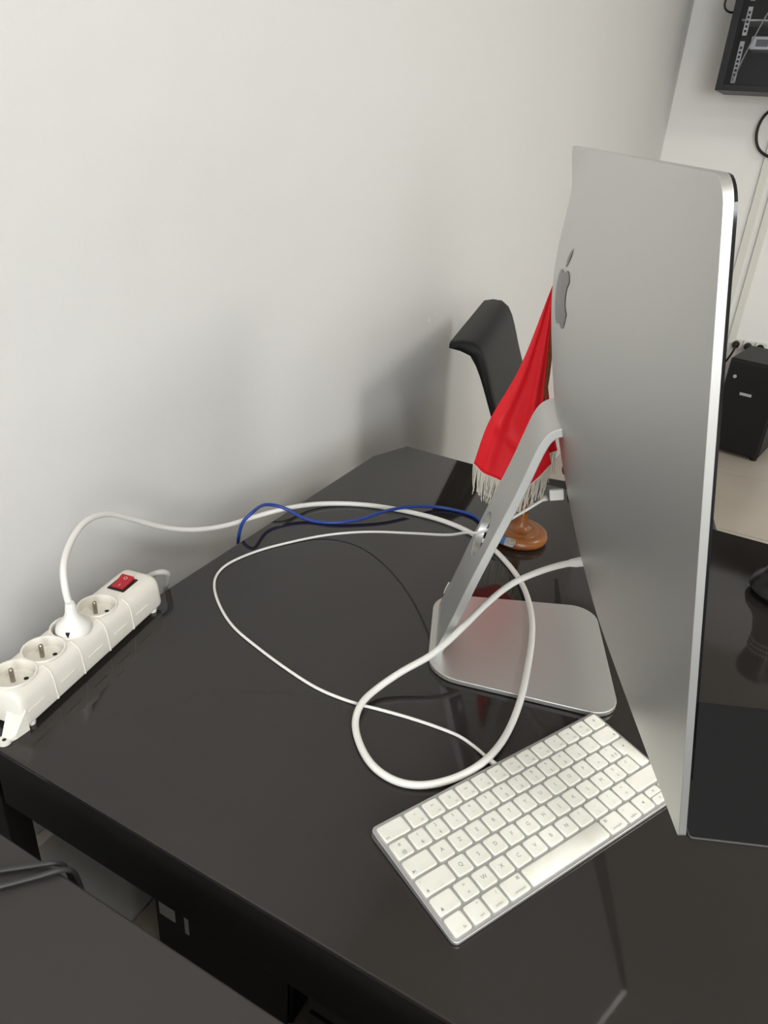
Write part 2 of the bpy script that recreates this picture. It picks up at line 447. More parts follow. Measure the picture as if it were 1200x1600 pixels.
# stand: foot and leg
foot = rounded([(.009, -.107), (.009, .098), (-.196, .086), (-.196, -.073)], [.027, .03, .035, .04], 8)
so = prism('foot', foot, 0.0008, .0068, ALU, ic, .0012, 2)
prof = [(-.190, .0012), (-.1885, .012), (-.183, .030), (-.1735, .062), (-.162, .1044), (-.1445, .163), (-.1285, .215), (-.119, .252), (-.1135, .271), (-.107, .283), (-.097, .2895), (-.083, .291)]
pr = spline([(x, 0, z) for x, z in prof], 5)
lv = []; lf = []
th = .0090
S0, S1 = -.036, .056
n = len(pr)
for i, p in enumerate(pr):
    T = (pr[min(i + 1, n - 1)] - pr[max(i - 1, 0)]).normalized()
    Nn = Vector((T.z, 0, -T.x))       # toward the front
    for s in (S0, S1):
        for k in (0, th):
            q = p + Nn * k; lv.append((q.x, s, max(q.z, .0068 if i == 0 else q.z)))
for i in range(n - 1):
    a = i * 4; b = a + 4
    lf += [(a, a + 1, b + 1, b), (a + 2, b + 2, b + 3, a + 3), (a, b, b + 2, a + 2), (a + 1, a + 3, b + 3, b + 1)]
lf += [(0, 2, 3, 1), (4 * n - 4, 4 * n - 3, 4 * n - 1, 4 * n - 2)]
lg = mesh('stand_leg', lv, lf, ALU, ic, 30)
hc = Vector((-.1520, .020, .136))
axis = Vector((1, 0, -.285)).normalized()
hv, hf = tube_geo([hc - axis * .05, hc + axis * .05], .0265, 40)
cu = mesh('cutter', hv, hf, None, ic)
cut(lg, [cu])
finish(lg.data, None, 30); bev(lg, .0008, 2, 50)
# hinge block between leg and housing
box('hinge', (-.088, -.032, .276), (-.070, .052, .300), ALU, ic, .003)
# rear ports
for (u, vv) in ((0.012, .128), (.012, .112), (.012, .145)):
    p = ip(u, vv, bulge(u, vv))
    box('port', (p.x - .0006, p.y - .006, p.z - .0024), (p.x + .002, p.y + .006, p.z + .0024), HOLE, ic)
# half-round white tab at the lower edge of the leg
pts = [(.0, .0)] + [(.0085 * math.cos(a), .0085 * math.sin(a)) for a in [math.pi / 2 + math.pi * k / 14 for k in range(15)]]
tv = []
for q in (0, .0006):
    for (a, b) in pts:
        s = .058 + (-a) * .75 - .003; z = .036 + b
        # rear face of the leg at this height
        e_ = -.1885 + (z - .012) * .31
        tv.append((e_ - .0010 - q, s, z))
n = len(pts)
mesh('tab', tv, [tuple(range(n)), tuple(range(2 * n - 1, n - 1, -1))] + [(i, n + i, n + (i + 1) % n, (i + 1) % n) for i in range(n)], WHITE, ic)

# ================================================================== keyboard
kb = thing('keyboard', (0.39714, 0.09989, ZO), RAD(62.97), 'compact white-keyed keyboard with silver frame lying askew before the computer', 'keyboard')
KW, KD = .279, .115
out = rounded([(0, -KD), (KW, -KD), (KW, 0), (0, 0)], .0055, 5)
n = len(out)
slope = (.0090 - .0042) / KD
pz = lambda y: .0090 + slope * y
v = [(x, y, .0007) for x, y in out] + [(x, y, pz(y)) for x, y in out]
pl_ = mesh('frame', v, [tuple(range(n - 1, -1, -1)), tuple(range(n, 2 * n))] + [(i, (i + 1) % n, n + (i + 1) % n, n + i) for i in range(n)], ALUK, kb)
bev(pl_, .0007, 2)
ang = math.atan(slope)
def text_mesh(body, size):
    cu_ = bpy.data.curves.new('legend', 'FONT'); cu_.body = body; cu_.size = size; cu_.align_x = 'CENTER'; cu_.align_y = 'CENTER'
    cu_.resolution_u = 2; cu_.extrude = 0.00003
    ob = bpy.data.objects.new('legend', cu_)
    me = bpy.data.meshes.new_from_object(ob)
    me.name = 'legend'
    bpy.data.objects.remove(ob); bpy.data.curves.remove(cu_)
    me.materials.clear(); me.materials.append(INK)
    return me
def tri_mesh(dirn, s):
    c_, s_ = math.cos(dirn), math.sin(dirn)
    P = [(s, 0), (-s * .6, s * .8), (-s * .6, -s * .8)]
    me = bpy.data.meshes.new('legend'); me.from_pydata([(x * c_ - y * s_, x * s_ + y * c_, .00004) for x, y in P], [], [(0, 1, 2)])
    me.materials.append(INK); return me
U = (KW - .0072 + .0026) / 14.5
VY = (KD - .0072 + .0026) / 6
GAP = .0026
keymesh = {}
def key_at(xu, row, wu, outline=None, hh=None, yoff=0):
    x0 = .0036 + xu * U; w = wu * U - GAP
    y1 = -.0036 - row * VY - yoff; h = (hh if hh else VY - GAP)
    cx, cy = x0 + w / 2, y1 - h / 2
    key = (round(w, 5), round(h, 5)) if outline is None else None
    if key in keymesh and key:
        o = link('key', keymesh[key], kb)
    else:
        if outline is None: P = rounded([(-w / 2, -h / 2), (w / 2, -h / 2), (w / 2, h / 2), (-w / 2, h / 2)], .0018, 3)
        else: P = [(a - cx, b - cy) for a, b in outline]
        n = len(P)
        vv = [(x, y, 0) for x, y in P] + [(x, y, .0013) for x, y in P] + [(x * (1 - .0005 / max(w, h) * 2), y * (1 - .0005 / h * 2), .0018) for x, y in P]
        ff = [tuple(range(n - 1, -1, -1)), tuple(range(2 * n, 3 * n))]
        for r in (0, n): ff += [(r + i, r + (i + 1) % n, r + n + (i + 1) % n, r + n + i) for i in range(n)]
        o = mesh('key', vv, ff, KEYW, kb, 40)
        if key: keymesh[key] = o.data
    o.location = (cx, cy, pz(cy) + .0002); o.rotation_euler = (ang, 0, 0)
    return o, w, h
def leg(o, items):
    for body, x, y, s in items:
        me = body if not isinstance(body, str) else text_mesh(body, s)
        t = link('legend', me, o); t.location = (x, y, .00186)
def std(xu, row, wu, items, **k):
    o, w, h = key_at(xu, row, wu, **k)
    leg(o, [(b, x * w, y * h, s) for b, x, y, s in items]); return o
std(0, 0, 1.5, [('esc', -.36, -.3, .0032)])
for i in range(12):
    sym = ['*', '**', '[]', 'oo', '-*', '+*', '<<', '>||', '>>', '<', '<)', '<))'][i]
    std(1.5 + i, 0, 1, [(sym, 0, .12, .0034), ('F%d' % (i + 1), .22, -.3, .0024)])
std(13.5, 0, 1, [(tri_mesh(math.pi / 2, .0018), 0, .1, 0), ('_', 0, .02, .004)])
r2 = [('@', '#'), ('&', '1'), ('é', '2'), ('"', '3'), ("'", '4'), ('(', '5'), ('§', '6'), ('è', '7'), ('!', '8'), ('ç', '9'), ('à', '0'), (')', '°'), ('-', '_')]
for i, (a, b) in enumerate(r2):
    std(i, 1, 1, [(b, 0, .24, .0044), (a, 0, -.24, .0044)])
std(13, 1, 1.5, [(tri_mesh(math.pi, .0016), .33, -.24, 0)])
std(0, 2, 1.5, [(tri_mesh(0, .0016), -.34, -.26, 0), ('|', -.27, -.24, .003)])
for i, c_ in enumerate('AZERTYUIOP^$'):
    it = [(c_, 0, 0.02, .0052)]
    if c_ == '^': it = [('^', 0, -.2, .005), ('¨', 0, .2, .005)]
    if c_ == '$': it = [('$', -.05, -.22, .0042), ('*', -.05, .24, .0046), ('€', .25, -.22, .0036)]
    std(1.5 + i, 2, 1, it)
std(0, 3, 1.75, [('•', -.4, .28, .003), (tri_mesh(math.pi / 2, .0016), -.36, -.28, 0)])
for i, c_ in enumerate('QSDFGHJKLMù`'):
    it = [(c_, 0, 0.02, .0052)]
    if c_ == 'ù': it = [('ù', 0, -.22, .0042), ('%', 0, .22, .0042)]
    if c_ == '`': it = [('`', 0, -.2, .005), ('£', 0, .22, .0042)]
    std(1.75 + i, 3, 1, it)
# L-shaped return key
xa, xb, xe = .0036 + 13.5 * U, .0036 + 13.75 * U, .0036 + 14.5 * U - GAP
yt = -.0036 - 2 * VY; ym = yt - VY + GAP; ybm = -.0036 - 4 * VY + GAP
ret = rounded([(xa, ym), (xb, ym), (xb, ybm), (xe, ybm), (xe, yt), (xa, yt)], [.0015, .001, .0015, .0018, .0018, .0018], 3)
o, w, h = key_at(13.5, 2, 1, outline=ret)
leg(o, [(tri_mesh(math.pi, .0016), 0, 0, 0)])
std(0, 4, 1.25, [(tri_mesh(math.pi / 2, .0019), -.28, -.24, 0)])
for i, c_ in enumerate('<WXCVBN,;:='):
    it = [(c_, 0, 0.02, .0052)]
    if c_ in '<,;:=': it = [(c_, 0, -.22, .0044), ({'<': '>', ',': '?', ';': '.', ':': '/', '=': '+'}[c_], 0, .22, .0044)]
    std(1.25 + i, 4, 1, it)
std(12.25, 4, 2.25, [(tri_mesh(math.pi / 2, .0019), .36, -.24, 0)])
x = 0
for wu, it in ((1, [('fn', .2, -.3, .0034)]), (1, [('^', .25, .28, .004), ('ctrl', .1, -.3, .003)]), (1, [('/', .25, .25, .004), ('option', 0, -.3, .0028)]), (1.25, [('⌘', .3, .26, .0042), ('command', .05, -.3, .0028)]), (5, []), (1.25, [('⌘', -.3, .26, .0042), ('command', -.05, -.3, .0028)]), (1, [('/', -.25, .25, .004), ('option', 0, -.3, .0028)])):
    std(x, 5, wu, it); x += wu
std(11.5, 5, 1, [(tri_mesh(math.pi, .0017), 0, 0, 0)])
hh = (VY - GAP) / 2 - .0004
std(12.5, 5, 1, [(tri_mesh(math.pi / 2, .0013), 0, 0, 0)], hh=hh)
std(12.5, 5, 1, [(tri_mesh(-math.pi / 2, .0013), 0, 0, 0)], hh=hh, yoff=(VY - GAP) / 2 + .0004)
std(13.5, 5, 1, [(tri_mesh(0, .0017), 0, 0, 0)])

# ================================================================== power strip
aang = math.atan2(.985, -.175)
ps = thing('power_strip', (.063, .028, ZO), aang, 'cream four-socket power strip with a red rocker switch, at the desk edge by the wall', 'power strip')
# local: x along the strip, y across towards the wall
sec = [(.0012, .0058), (0, .010), (.0022, .032), (.0045, .0385), (.009, .0425), (.014, .044), (.043, .044), (.048, .0425), (.0525, .0385), (.0548, .032), (.057, .010), (.0558, .0058)]
LEN = .226
rings = [(0.0, .90, .93), (.0012, .955, .965), (.004, .99, .992), (.008, 1, 1), (LEN - .008, 1, 1), (LEN - .004, .99, .992), (LEN - .0012, .955, .965), (LEN, .90, .93)]
v = []; f = []; ns = len(sec)
for (t, kw, kz) in rings:
    for (w, z) in sec: v.append((t, .0285 + (w - .0285) * kw, .0058 + (z - .0058) * kz))
for i in range(len(rings) - 1):
    for k in range(ns):
        f.append((i * ns + k, i * ns + (k + 1) % ns, (i + 1) * ns + (k + 1) % ns, (i + 1) * ns + k))
f += [tuple(range(ns - 1, -1, -1)), tuple((len(rings) - 1) * ns + k for k in range(ns))]
body = mesh('strip_body', v, f, CREAM, ps, 40)
SOCK = [(.0245, .0295), (.065, .0295), (.1055, .0290), (.1480, .0290)]
cs = []
for (t, w) in SOCK:
    hv, hf = tube_geo([Vector((t, w, .0295)), Vector((t, w, .06))], .0203, 40)
    cs.append(mesh('cutter', hv, hf, None, ps))
cut(body, cs); finish(body.data, None, 40)
for i, (t, w) in enumerate(SOCK):
    seg = 36; r0 = .0203
    prof = [(r0 + .0013, .0438), (r0 + .0011, .0450), (r0 + .0002, .0452), (r0 - .0009, .0447), (r0 - .0014, .0335), (r0 - .003, .0318), (.0005, .0316)]
    sv = []; sf = []
    for r, z in prof:
        for k in range(seg):
            a = 2 * math.pi * k / seg; sv.append((t + r * math.cos(a), w + r * math.sin(a), z))
    for q in range(len(prof) - 1):
        for k in range(seg): sf.append((q * seg + k, q * seg + (k + 1) % seg, (q + 1) * seg + (k + 1) % seg, (q + 1) * seg + k))
    s = mesh('socket', sv, sf, CREAM, ps, 40)
    if i == 2: continue
    pin = mesh('ground_pin', *tube_geo([Vector((t + .0015, w + .0045, .0312)), Vector((t + .0015, w + .0045, .0455)), Vector((t + .0015, w + .0045, .0468)), Vector((t + .0015, w + .0045, .0474))], [.0024, .0024, .0019, .001], 14), METAL, s, 40)
    for sg in (-1, 1):
        mesh('contact_hole', *tube_geo([Vector((t + sg * .0095, w - .004, .0315)), Vector((t + sg * .0095, w - .004, .0319))], .0024, 14), HOLE, s)
# rocker switch
sw = box('switch_frame', (.1805, .0185, .0435), (.2085, .0405, .0452), BLACKP, ps, .0006)
v = [(.1835, .0215, .0452), (.2055, .0215, .0452), (.2055, .0375, .0452), (.1835, .0375, .0452), (.1835, .0215, .0462), (.1945, .0215, .0468), (.2055, .0215, .0500), (.2055, .0375, .0500), (.1945, .0375, .0468), (.1835, .0375, .0462)]
rk = mesh('rocker', v, [(0, 3, 2, 1), (4, 5, 8, 9), (5, 6, 7, 8), (0, 1, 6, 5, 4), (3, 9, 8, 7, 2), (0, 4, 9, 3), (1, 2, 7, 6)], REDP, sw)
def mark(body, t, w, z, tilt):
    me = text_mesh(body, .0062); me.materials.clear(); me.materials.append(MARK)
    o_ = link('mark', me, sw); o_.location = (t, w, z); o_.rotation_euler = (0, tilt, RAD(-90)) if False else (0, 0, RAD(-90))
    o_.rotation_euler = Matrix.Rotation(RAD(-90), 3, 'Z').to_euler()
    mm = Matrix.Rotation(tilt, 3, 'Y') @ Matrix.Rotation(RAD(-90), 3, 'Z')
    o_.rotation_euler = mm.to_euler()
mark('O', .2005, .0295, .0487, -math.atan(.0032 / .011))
mark('I', .1885, .0295, .0467, -math.atan(.0006 / .011))
# moulded seams and short ribs on the front flank
for t in (.0445, .0855, .127, .1695):
    sv = []; sf = []
    pth = [(-.0004, .0065), (-.0006, .010), (.0016, .032), (.0039, .0388), (.0087, .0429), (.013, .0444)]
    for (w, z) in pth: sv += [(t - .0006, w, z), (t + .0006, w, z), (t - .0006, w + .0012, z - .0008), (t + .0006, w + .0012, z - .0008)]
    for q in range(len(pth) - 1):
        a = 4 * q; b = a + 4; sf += [(a, a + 1, b + 1, b), (a, b, b + 2, a + 2), (a + 1, a + 3, b + 3, b + 1)]
    mesh('seam', sv, sf, CREAM, ps, 40)
for t in (.018, .063, .105, .148, .188):
    w0 = .0012
    box('rib', (t - .011, w0 - .0008, .0205), (t + .011, w0 + .0012, .0213), CREAM, ps)
for (t, w) in ((.012, .006), (.012, .05), (.214, .006), (.214, .05)):
    lathe('foot', [(.004, 0), (.0045, .002), (.0045, .007)], WHITE, ps, (t, w, 0), 14)
# fixing lug with a screw hole at the near end
lo = []
pl2 = [(.004, .0005), (.004, .0215), (-.006, .0185), (-.015, .0155)] + [(-.0175 + .0062 * math.cos(a), .0105 + .0062 * math.sin(a)) for a in [RAD(60 + 240 * k / 12) for k in range(13)]] + [(-.010, .0030)]
n = len(pl2)
def lz(t): return .0035 + max(0, (t + .012)) * 1.35
v = [(t, w, .0004) for t, w in pl2] + [(t, w, lz(t)) for t, w in pl2]
lug = mesh('fixing_lug', v, [tuple(range(n - 1, -1, -1)), tuple(range(n, 2 * n))] + [(i, (i + 1) % n, n + (i + 1) % n, n + i) for i in range(n)], CREAM, ps)
mesh('screw_hole', *tube_geo([Vector((-.0175, .0105, .0030)), Vector((-.0175, .0105, .0037))], .0019, 14), HOLE, lug)
lathe('cord_grip', [(.006, 0), (.006, .004), (.0045, .010)], CREAM, ps, (0, 0, 0), 16).matrix_local = Matrix.Translation((LEN - .001, .034, .026)) @ Matrix.Rotation(RAD(90), 4, 'Y')
inv = ps.matrix_basis.inverted()
ginv = Matrix.LocRotScale(Vector((.063, .028, ZO)), Matrix.Rotation(aang, 3, 'Z'), None).inverted()
gp_ = [ginv @ Vector(p) for p in zz([(-.006, .247, .026), (-.004, .258, .030), (.004, .270, .033), (.006, .279, .027), (-.004, .287, .010), (-.018, .296, -.020), (-.03, .31, -.07), (-.04, .33, -.16), (-.05, .35, -.34)])]
tube('supply_cord', gp_, .0036, GREYC, ps)

# ================================================================== thick white power cable
POWER = [(0.0170,0.1288,0.0674),(0.0120,0.1302,0.0848),(0.0000,0.1402,0.1026),(-0.0200,0.1665,0.1125),(-0.0400,0.2067,0.1173),(-0.0500,0.2471,0.1064),(-0.0550,0.2912,0.0776),(-0.0550,0.3382,0.0453),(-0.0500,0.3862,0.0211),(-0.0400,0.4412,0.0056),(-0.0220,0.4926,0.0044),(0.0038,0.5215,0.0120),(0.0269,0.5734,0.0060),(0.0636,0.6086,0.0036),(0.1088,0.6307,0.0036),(0.1589,0.6432,0.0036),(0.2116,0.6479,0.0036),(0.2634,0.6384,0.0036),(0.3089,0.6135,0.0036),(0.3371,0.5905,0.0036),(0.3640,0.5630,0.0036),(0.3906,0.5220,0.0076),(0.4150,0.4703,0.0110),(0.4301,0.4248,0.0110),(0.4417,0.3773,0.0110),(0.4522,0.3268,0.0110),(0.4561,0.2886,0.0060),(0.4561,0.2524,0.0060),(0.4498,0.2173,0.0080),(0.4350,0.1921,0.0050),(0.4129,0.1700,0.0036),(0.3909,0.1614,0.0036),(0.3653,0.1650,0.0036),(0.3404,0.1815,0.0036),(0.3206,0.2050,0.0050),(0.3141,0.2284,0.0080),(0.3176,0.2556,0.0100),(0.3323,0.2844,0.0200),(0.3497,0.3093,0.0300),(0.3606,0.3330,0.0400),(0.3693,0.3632,0.0500),(0.3797,0.4004,0.0620),(0.3941,0.4296,0.0750),(0.4176,0.4435,0.0920),(0.4442,0.4432,0.1120),(0.4583,0.4384,0.1220)]
pc = thing('power_cable', (.0195, .1275, ZO), 0, 'thick white power cable looping over the desk from the power strip to the computer', 'cable')
P0 = Vector((.0195, .1275, ZO))
tube('cord', [Vector(p) - P0 for p in zz(POWER)], .0037, CORD, pc, 8, 12)
lathe('plug', [(.0182, .0336), (.0182, .0415), (.0186, .0425), (.0184, .0455), (.0165, .0500), (.0125, .0540), (.0088, .0585), (.0066, .0640), (.0058, .0700), (.0050, .0745), (.0040, .0760)], WHITE, pc, (0, 0, 0), 32)
box('plug_slot', (.0070, -.0160, .0450), (.0102, -.0110, .0500), HOLE, pc)
e1 = Vector((math.cos(YAW), math.sin(YAW), 0))
q0 = Vector((.4520, .4410, .1178 + ZO)) - P0; q1 = Vector((.4583, .4384, .1220 + ZO)) - P0
tube('connector', [q0, q1, q1 + e1 * .006 + Vector((0, 0, .002)), q1 + e1 * .012 + Vector((0, 0, .004)), q1 + e1 * .019 + Vector((0, 0, .004))], [.0042, .0052, .0056, .0058, .0058], CORD, pc, straight=True, seg=16)

# ================================================================== thin white keyboard cable
THIN = [(0.4704,0.2244,0.0055),(0.4599,0.2287,0.0050),(0.4377,0.2409,0.0018),(0.4182,0.2466,0.0018),(0.3971,0.2466,0.0018),(0.3629,0.2428,0.0018),(0.3290,0.2364,0.0018),(0.3052,0.2312,0.0018),(0.2635,0.2286,0.0018),(0.2170,0.2363,0.0018),(0.1632,0.2500,0.0018),(0.1198,0.2642,0.0018),(0.0828,0.2858,0.0018),(0.0496,0.3136,0.0018),(0.0324,0.3378,0.0018),(0.0259,0.3675,0.0018),(0.0368,0.4156,0.0018),(0.0588,0.4602,0.0020),(0.0930,0.5071,0.0040),(0.1430,0.5303,0.0150),(0.2200,0.5157,0.0450),(0.2947,0.4657,0.0900),(.335,.4200,.1280),(.352,.4050,.1400),(.368,.4010,.1520),(.390,.4080,.1710),(.4150,.4200,.1950)]
tc = thing('usb_cable', (.4599, .2287, ZO), 0, 'thin white cable curving from the keyboard through the hole in the stand', 'cable')
P1 = Vector((.4599, .2287, ZO))
tube('cord', [Vector(p) - P1 for p in zz(THIN)], .0017, CORD, tc, 8, 10)
a = Vector((.4599, .2287, .005 + ZO)) - P1; d_ = (Vector((.4704, .2244, .0055)) - Vector((.4599, .2287, .005))).normalized()
tube('keyboard_connector', [a - d_ * .010, a - d_ * .006, a + d_ * .004, a + d_ * .009], [.0019, .0027, .0029, .0029], WHITE, tc, straight=True, seg=14)
us_ = Vector((.4150, .4200, .1950 + ZO)) - P1; ue = Vector((.4300, .4225, .2085 + ZO)) - P1
dd = (ue - us_).normalized()
tube('usb_plug_neck', [us_ - dd * .003, us_, us_ + dd * .003], [.0018, .0026, .0034], WHITE, tc, straight=True)
ub = box('usb_plug', (-.003, -.0024, -.0062), (.012, .0024, .0062), WHITE, tc, .0012)
ub.location = us_ + dd * .010 ; ub.rotation_euler = (0, -RAD(12), YAW)

# ================================================================== blue network cable
BL = [(-.07, .52, -.40), (-.06, .50, -.22), (-0.0500,0.4799,-0.1042),(-0.0350,0.4649,-0.0452),(-0.0200,0.4490,-0.0085),(-0.0120,0.4501,0.0179),(-0.0040,0.4622,0.0307),(-0.0109,0.5015,0.0240),(0.0041,0.5210,0.0165),(0.0433,0.5316,0.0027),(0.0797,0.5455,0.0027),(0.1079,0.5727,0.0050),(0.1314,0.6096,0.0105),(0.1558,0.6482,0.0100),(0.1845,0.6822,0.0040),(0.2132,0.6928,0.0027),(0.2460,0.6929,0.0027),(0.2730,0.6700,0.0050),(0.2920,0.6400,0.0110),(0.3080,0.6240,0.0150)]
bc = thing('network_cable', (.308, .624, ZO), 0, 'blue network cable winding over the white cord, its clear plug loose on the desk', 'cable')
P2 = Vector((.308, .624, ZO))
tube('cord', [Vector(p) - P2 for p in zz(BL)], .0026, BLUE, bc, 8, 10)
d3 = Vector((.99, .0, 0)).normalized(); rz = math.atan2(d3.y, d3.x)
bt = box('boot', (0, -.0050, -.0035), (.018, .0050, .0045), BLUEB, bc, .0014); bt.location = (-.004, .001, .0150); bt.rotation_euler = (0, 0, rz)
cl = box('clear_plug', (0, -.0058, -.0035), (.0135, .0058, .0042), CLEAR, bc, .0006); cl.location = Vector((-.004, .001, .0150)) + d3 * .0182; cl.rotation_euler = (0, 0, rz)
for k in range(4):
    g = box('contact', (.0085, -.004 + k * .0024, .0042), (.0135, -.0030 + k * .0024, .0046), GOLD, cl)

# ================================================================== table flag
FB = Vector((.3285, .671, ZO))
fg = thing('table_flag', tuple(FB), 0, 'small red table flag with white fringe on a round wooden base, behind the computer', 'flag')
lathe('flag_base', [(.036, .0005), (.0405, .003), (.0415, .008), (.040, .013), (.036, .0165), (.030, .0175), (.0285, .0165), (.027, .0180), (.020, .0192), (.0185, .0180), (.016, .0195), (.0115, .0215), (.0098, .026), (.0080, .034), (.0076, .044)], WOOD, fg, (0, 0, 0), 40, 50)
ptop = Vector((.3235, .6685, .378 + ZO)) - FB
tube('pole', [Vector((.0, .0, .02)), Vector((.0, .0, .05)), Vector((.0, .0, .12)), Vector((-.0005, -.0005, .25)), ptop - Vector((0, 0, .02)), ptop], [.0074, .0066, .0052, .0046, .0042, .0036], WOOD, fg, straight=True, seg=16)
vd = Vector((-.2462, .9692, 0)); rt = Vector((.9692, .2462, 0))
def L2(pts, t):
    for i in range(len(pts) - 1):
        if t <= pts[i + 1][0]:
            k = (t - pts[i][0]) / (pts[i + 1][0] - pts[i][0]); return pts[i][1].lerp(pts[i + 1][1], k)
    return pts[-1][1]
VV = lambda x, y, z: Vector((x, y, z + ZO)) - FB
def catm(pts, t):
    # smooth interpolation through (t, Vector) knots
    i = 0
    while i < len(pts) - 2 and t > pts[i + 1][0]: i += 1
    p1, p2 = pts[i], pts[i + 1]; p0 = pts[max(i - 1, 0)]; p3 = pts[min(i + 2, len(pts) - 1)]
    k = (t - p1[0]) / (p2[0] - p1[0]); h = p2[0] - p1[0]
    m1 = (p2[1] - p0[1]) * (h / max(p2[0] - p0[0], 1e-6)); m2 = (p3[1] - p1[1]) * (h / max(p3[0] - p1[0], 1e-6))
    return p1[1] * (2 * k ** 3 - 3 * k * k + 1) + m1 * (k ** 3 - 2 * k * k + k) + p2[1] * (-2 * k ** 3 + 3 * k * k) + m2 * (k ** 3 - k * k)
# boundaries of the hanging cloth: outer left edge, pole side, and the bottom hem between them
LB = [(0, VV(.3180, .6640, .3690)), (.42, VV(.2930, .6601, .2568)), (.75, VV(.2630, .6521, .1740)), (1, VV(.2502, .6492, .1080))]
RB = [(0, VV(.3205, .6640, .3700)), (.3, VV(.3265, .6625, .2900)), (.6, VV(.3330, .6650, .2050)), (1, VV(.3540, .6800, .1235))]
BB = [(0, VV(.2502, .6492, .1080)), (.30, VV(.2874, .6483, .0934)), (.55, VV(.3171, .6580, .0830)), (.78, VV(.3390, .6660, .1020)), (1, VV(.3540, .6800, .1235))]
def cloth_pt(a, t):
    l_ = catm(LB, t); r_ = catm(RB, t)
    lin = l_.lerp(r_, a)
    bl = LB[-1][1].lerp(RB[-1][1], a)
    p = lin + (catm(BB, a) - bl) * (t ** 1.6)
    fold = .006 * math.sin(a * 2 * math.pi * 1.6 + .5) * t ** .8 + .0012 * math.sin(a * 2 * math.pi * 3.7 + 2 + 3 * t) * t
    cre = .0035 * math.exp(-((t - .70 - .13 * a) / .03) ** 2) * (1 - a)
    env = min(1, min(a, 1 - a) * 6 + .25)
    return p - vd * ((fold + cre) * env - .001)
NA, NT = 46, 46
v = []; f = []
for j in range(NT + 1):
    for i in range(NA + 1): v.append(cloth_pt(i / NA, j / NT))
for j in range(NT):
    for i in range(NA): f.append((j * (NA + 1) + i, j * (NA + 1) + i + 1, (j + 1) * (NA + 1) + i + 1, (j + 1) * (NA + 1) + i))
cl = mesh('cloth', v, f, REDC, fg, 179)
sd = cl.modifiers.new('thickness', 'SOLIDIFY'); sd.thickness = .0009; sd.offset = 0
# rear fold of the cloth, showing under the pole
v = []; f = []
RT = [(0, VV(.3300, .6760, .240)), (.5, VV(.3420, .6860, .185)), (1, VV(.3550, .6960, .142))]
RL = [(0, VV(.3290, .6730, .245)), (.5, VV(.3280, .6800, .170)), (1, VV(.3240, .6840, .115))]
for j in range(13):
    for i in range(9):
        a = i / 8; t = j / 12
        p = catm(RL, t).lerp(catm(RT, t), a) - vd * (.004 * math.sin(a * 7) * t)
        v.append(p)
for j in range(12):
    for i in range(8): f.append((j * 9 + i, j * 9 + i + 1, (j + 1) * 9 + i + 1, (j + 1) * 9 + i))
c2 = mesh('cloth_fold', v, f, REDC, fg, 179)
sd = c2.modifiers.new('thickness', 'SOLIDIFY'); sd.thickness = .0009; sd.offset = 0
def fringe(edge, n, length, name):
    V = []; F = []
    for k in range(n):
        a = (k + .5) / n
        p = edge(a) + Vector((random.uniform(-.0006, .0006), random.uniform(-.0008, .0008), .0005))
        ln = length * random.uniform(.82, 1.1)
        sw_ = random.uniform(-.006, .006); sy = random.uniform(-.004, .004)
        pth = [p + Vector((sw_ * q * q, sy * q * q, -ln * q)) for q in (0, .2, .45, .7, 1)]
        vv, ff = tube_geo(pth, [.0009, .00075, .00065, .00065, .0005], 5)
        b_ = len(V); V += vv; F += [tuple(x + b_ for x in q) for q in ff]
    o = mesh(name, V, F, FRINGE, fg, 60); tag(o, 'white thread fringe', kind='stuff')
    return o
fringe(lambda a: cloth_pt(a, 1.0), 84, .043, 'fringe')
fringe(lambda a: catm(RL, 1).lerp(catm(RT, 1), a) , 22, .040, 'fringe')
hem = [cloth_pt(i / 40, 1.0) for i in range(41)]
tube('hem_braid', hem, .0011, FRINGE, fg, straight=True, seg=6)

# ================================================================== chair behind the desk
cdv = Vector((-.2255, .9742, 0)); cn = Vector((.9742, .2255, 0))
CR = math.atan2(cn.y, cn.x)
ch = thing('office_chair', (.056 + .0, .976, 0), CR, 'black leather office chair with rolled-back top edge, beyond the far end of the desk', 'chair')
# local x = forwards, y = across the back, z up from the floor
rear = [(.000, .1710), (.012, .1690), (.029, .1665), (.042, .1600), (.052, .1440), (.065, .1190), (.081, .0810), (.097, .0420), (.115, -.010), (.135, -.080), (.150, -.150), (.160, -.220)]
front = [(.000, .1835), (.012, .1880), (.028, .1900), (.044, .1880), (.0560, .1800), (.0680, .1620), (.0800, .1330), (.0950, .0900), (.115, .0400), (.140, -.010), (.165, -.080), (.185, -.150), (.195, -.220)]
def resam(P, n):
    ln = [0]
    for i in range(1, len(P)): ln.append(ln[-1] + (Vector(P[i]) - Vector(P[i - 1])).length)
    o_ = []
    for k in range(n):
        s = ln[-1] * k / (n - 1); i = 0
        while i < len(P) - 2 and ln[i + 1] < s: i += 1
        q = (s - ln[i]) / max(ln[i + 1] - ln[i], 1e-9); o_.append(tuple(Vector(P[i]).lerp(Vector(P[i + 1]), min(q, 1))))
    return o_
loop = resam(rear, 22)[::-1] + resam(front, 24)
v = []; f = []
ys = [(0.0, .55), (.003, .82), (.010, .97), (.020, 1), (.12, 1), (.22, 1), (.32, 1), (.407, 1), (.417, .97), (.424, .82), (.427, .55)]
mids = list(zip(resam(rear, 22)[::-1], resam(front, 22)[::-1]))
n = len(loop)
fr24 = resam(front, 24); re22 = resam(rear, 22)
def centre(p, isrear, k):
    o_ = fr24[min(23, round(k * 23 / 21))] if isrear else re22[min(21, round(k * 21 / 23))]
    return ((p[0] + o_[0]) / 2, (p[1] + o_[1]) / 2)
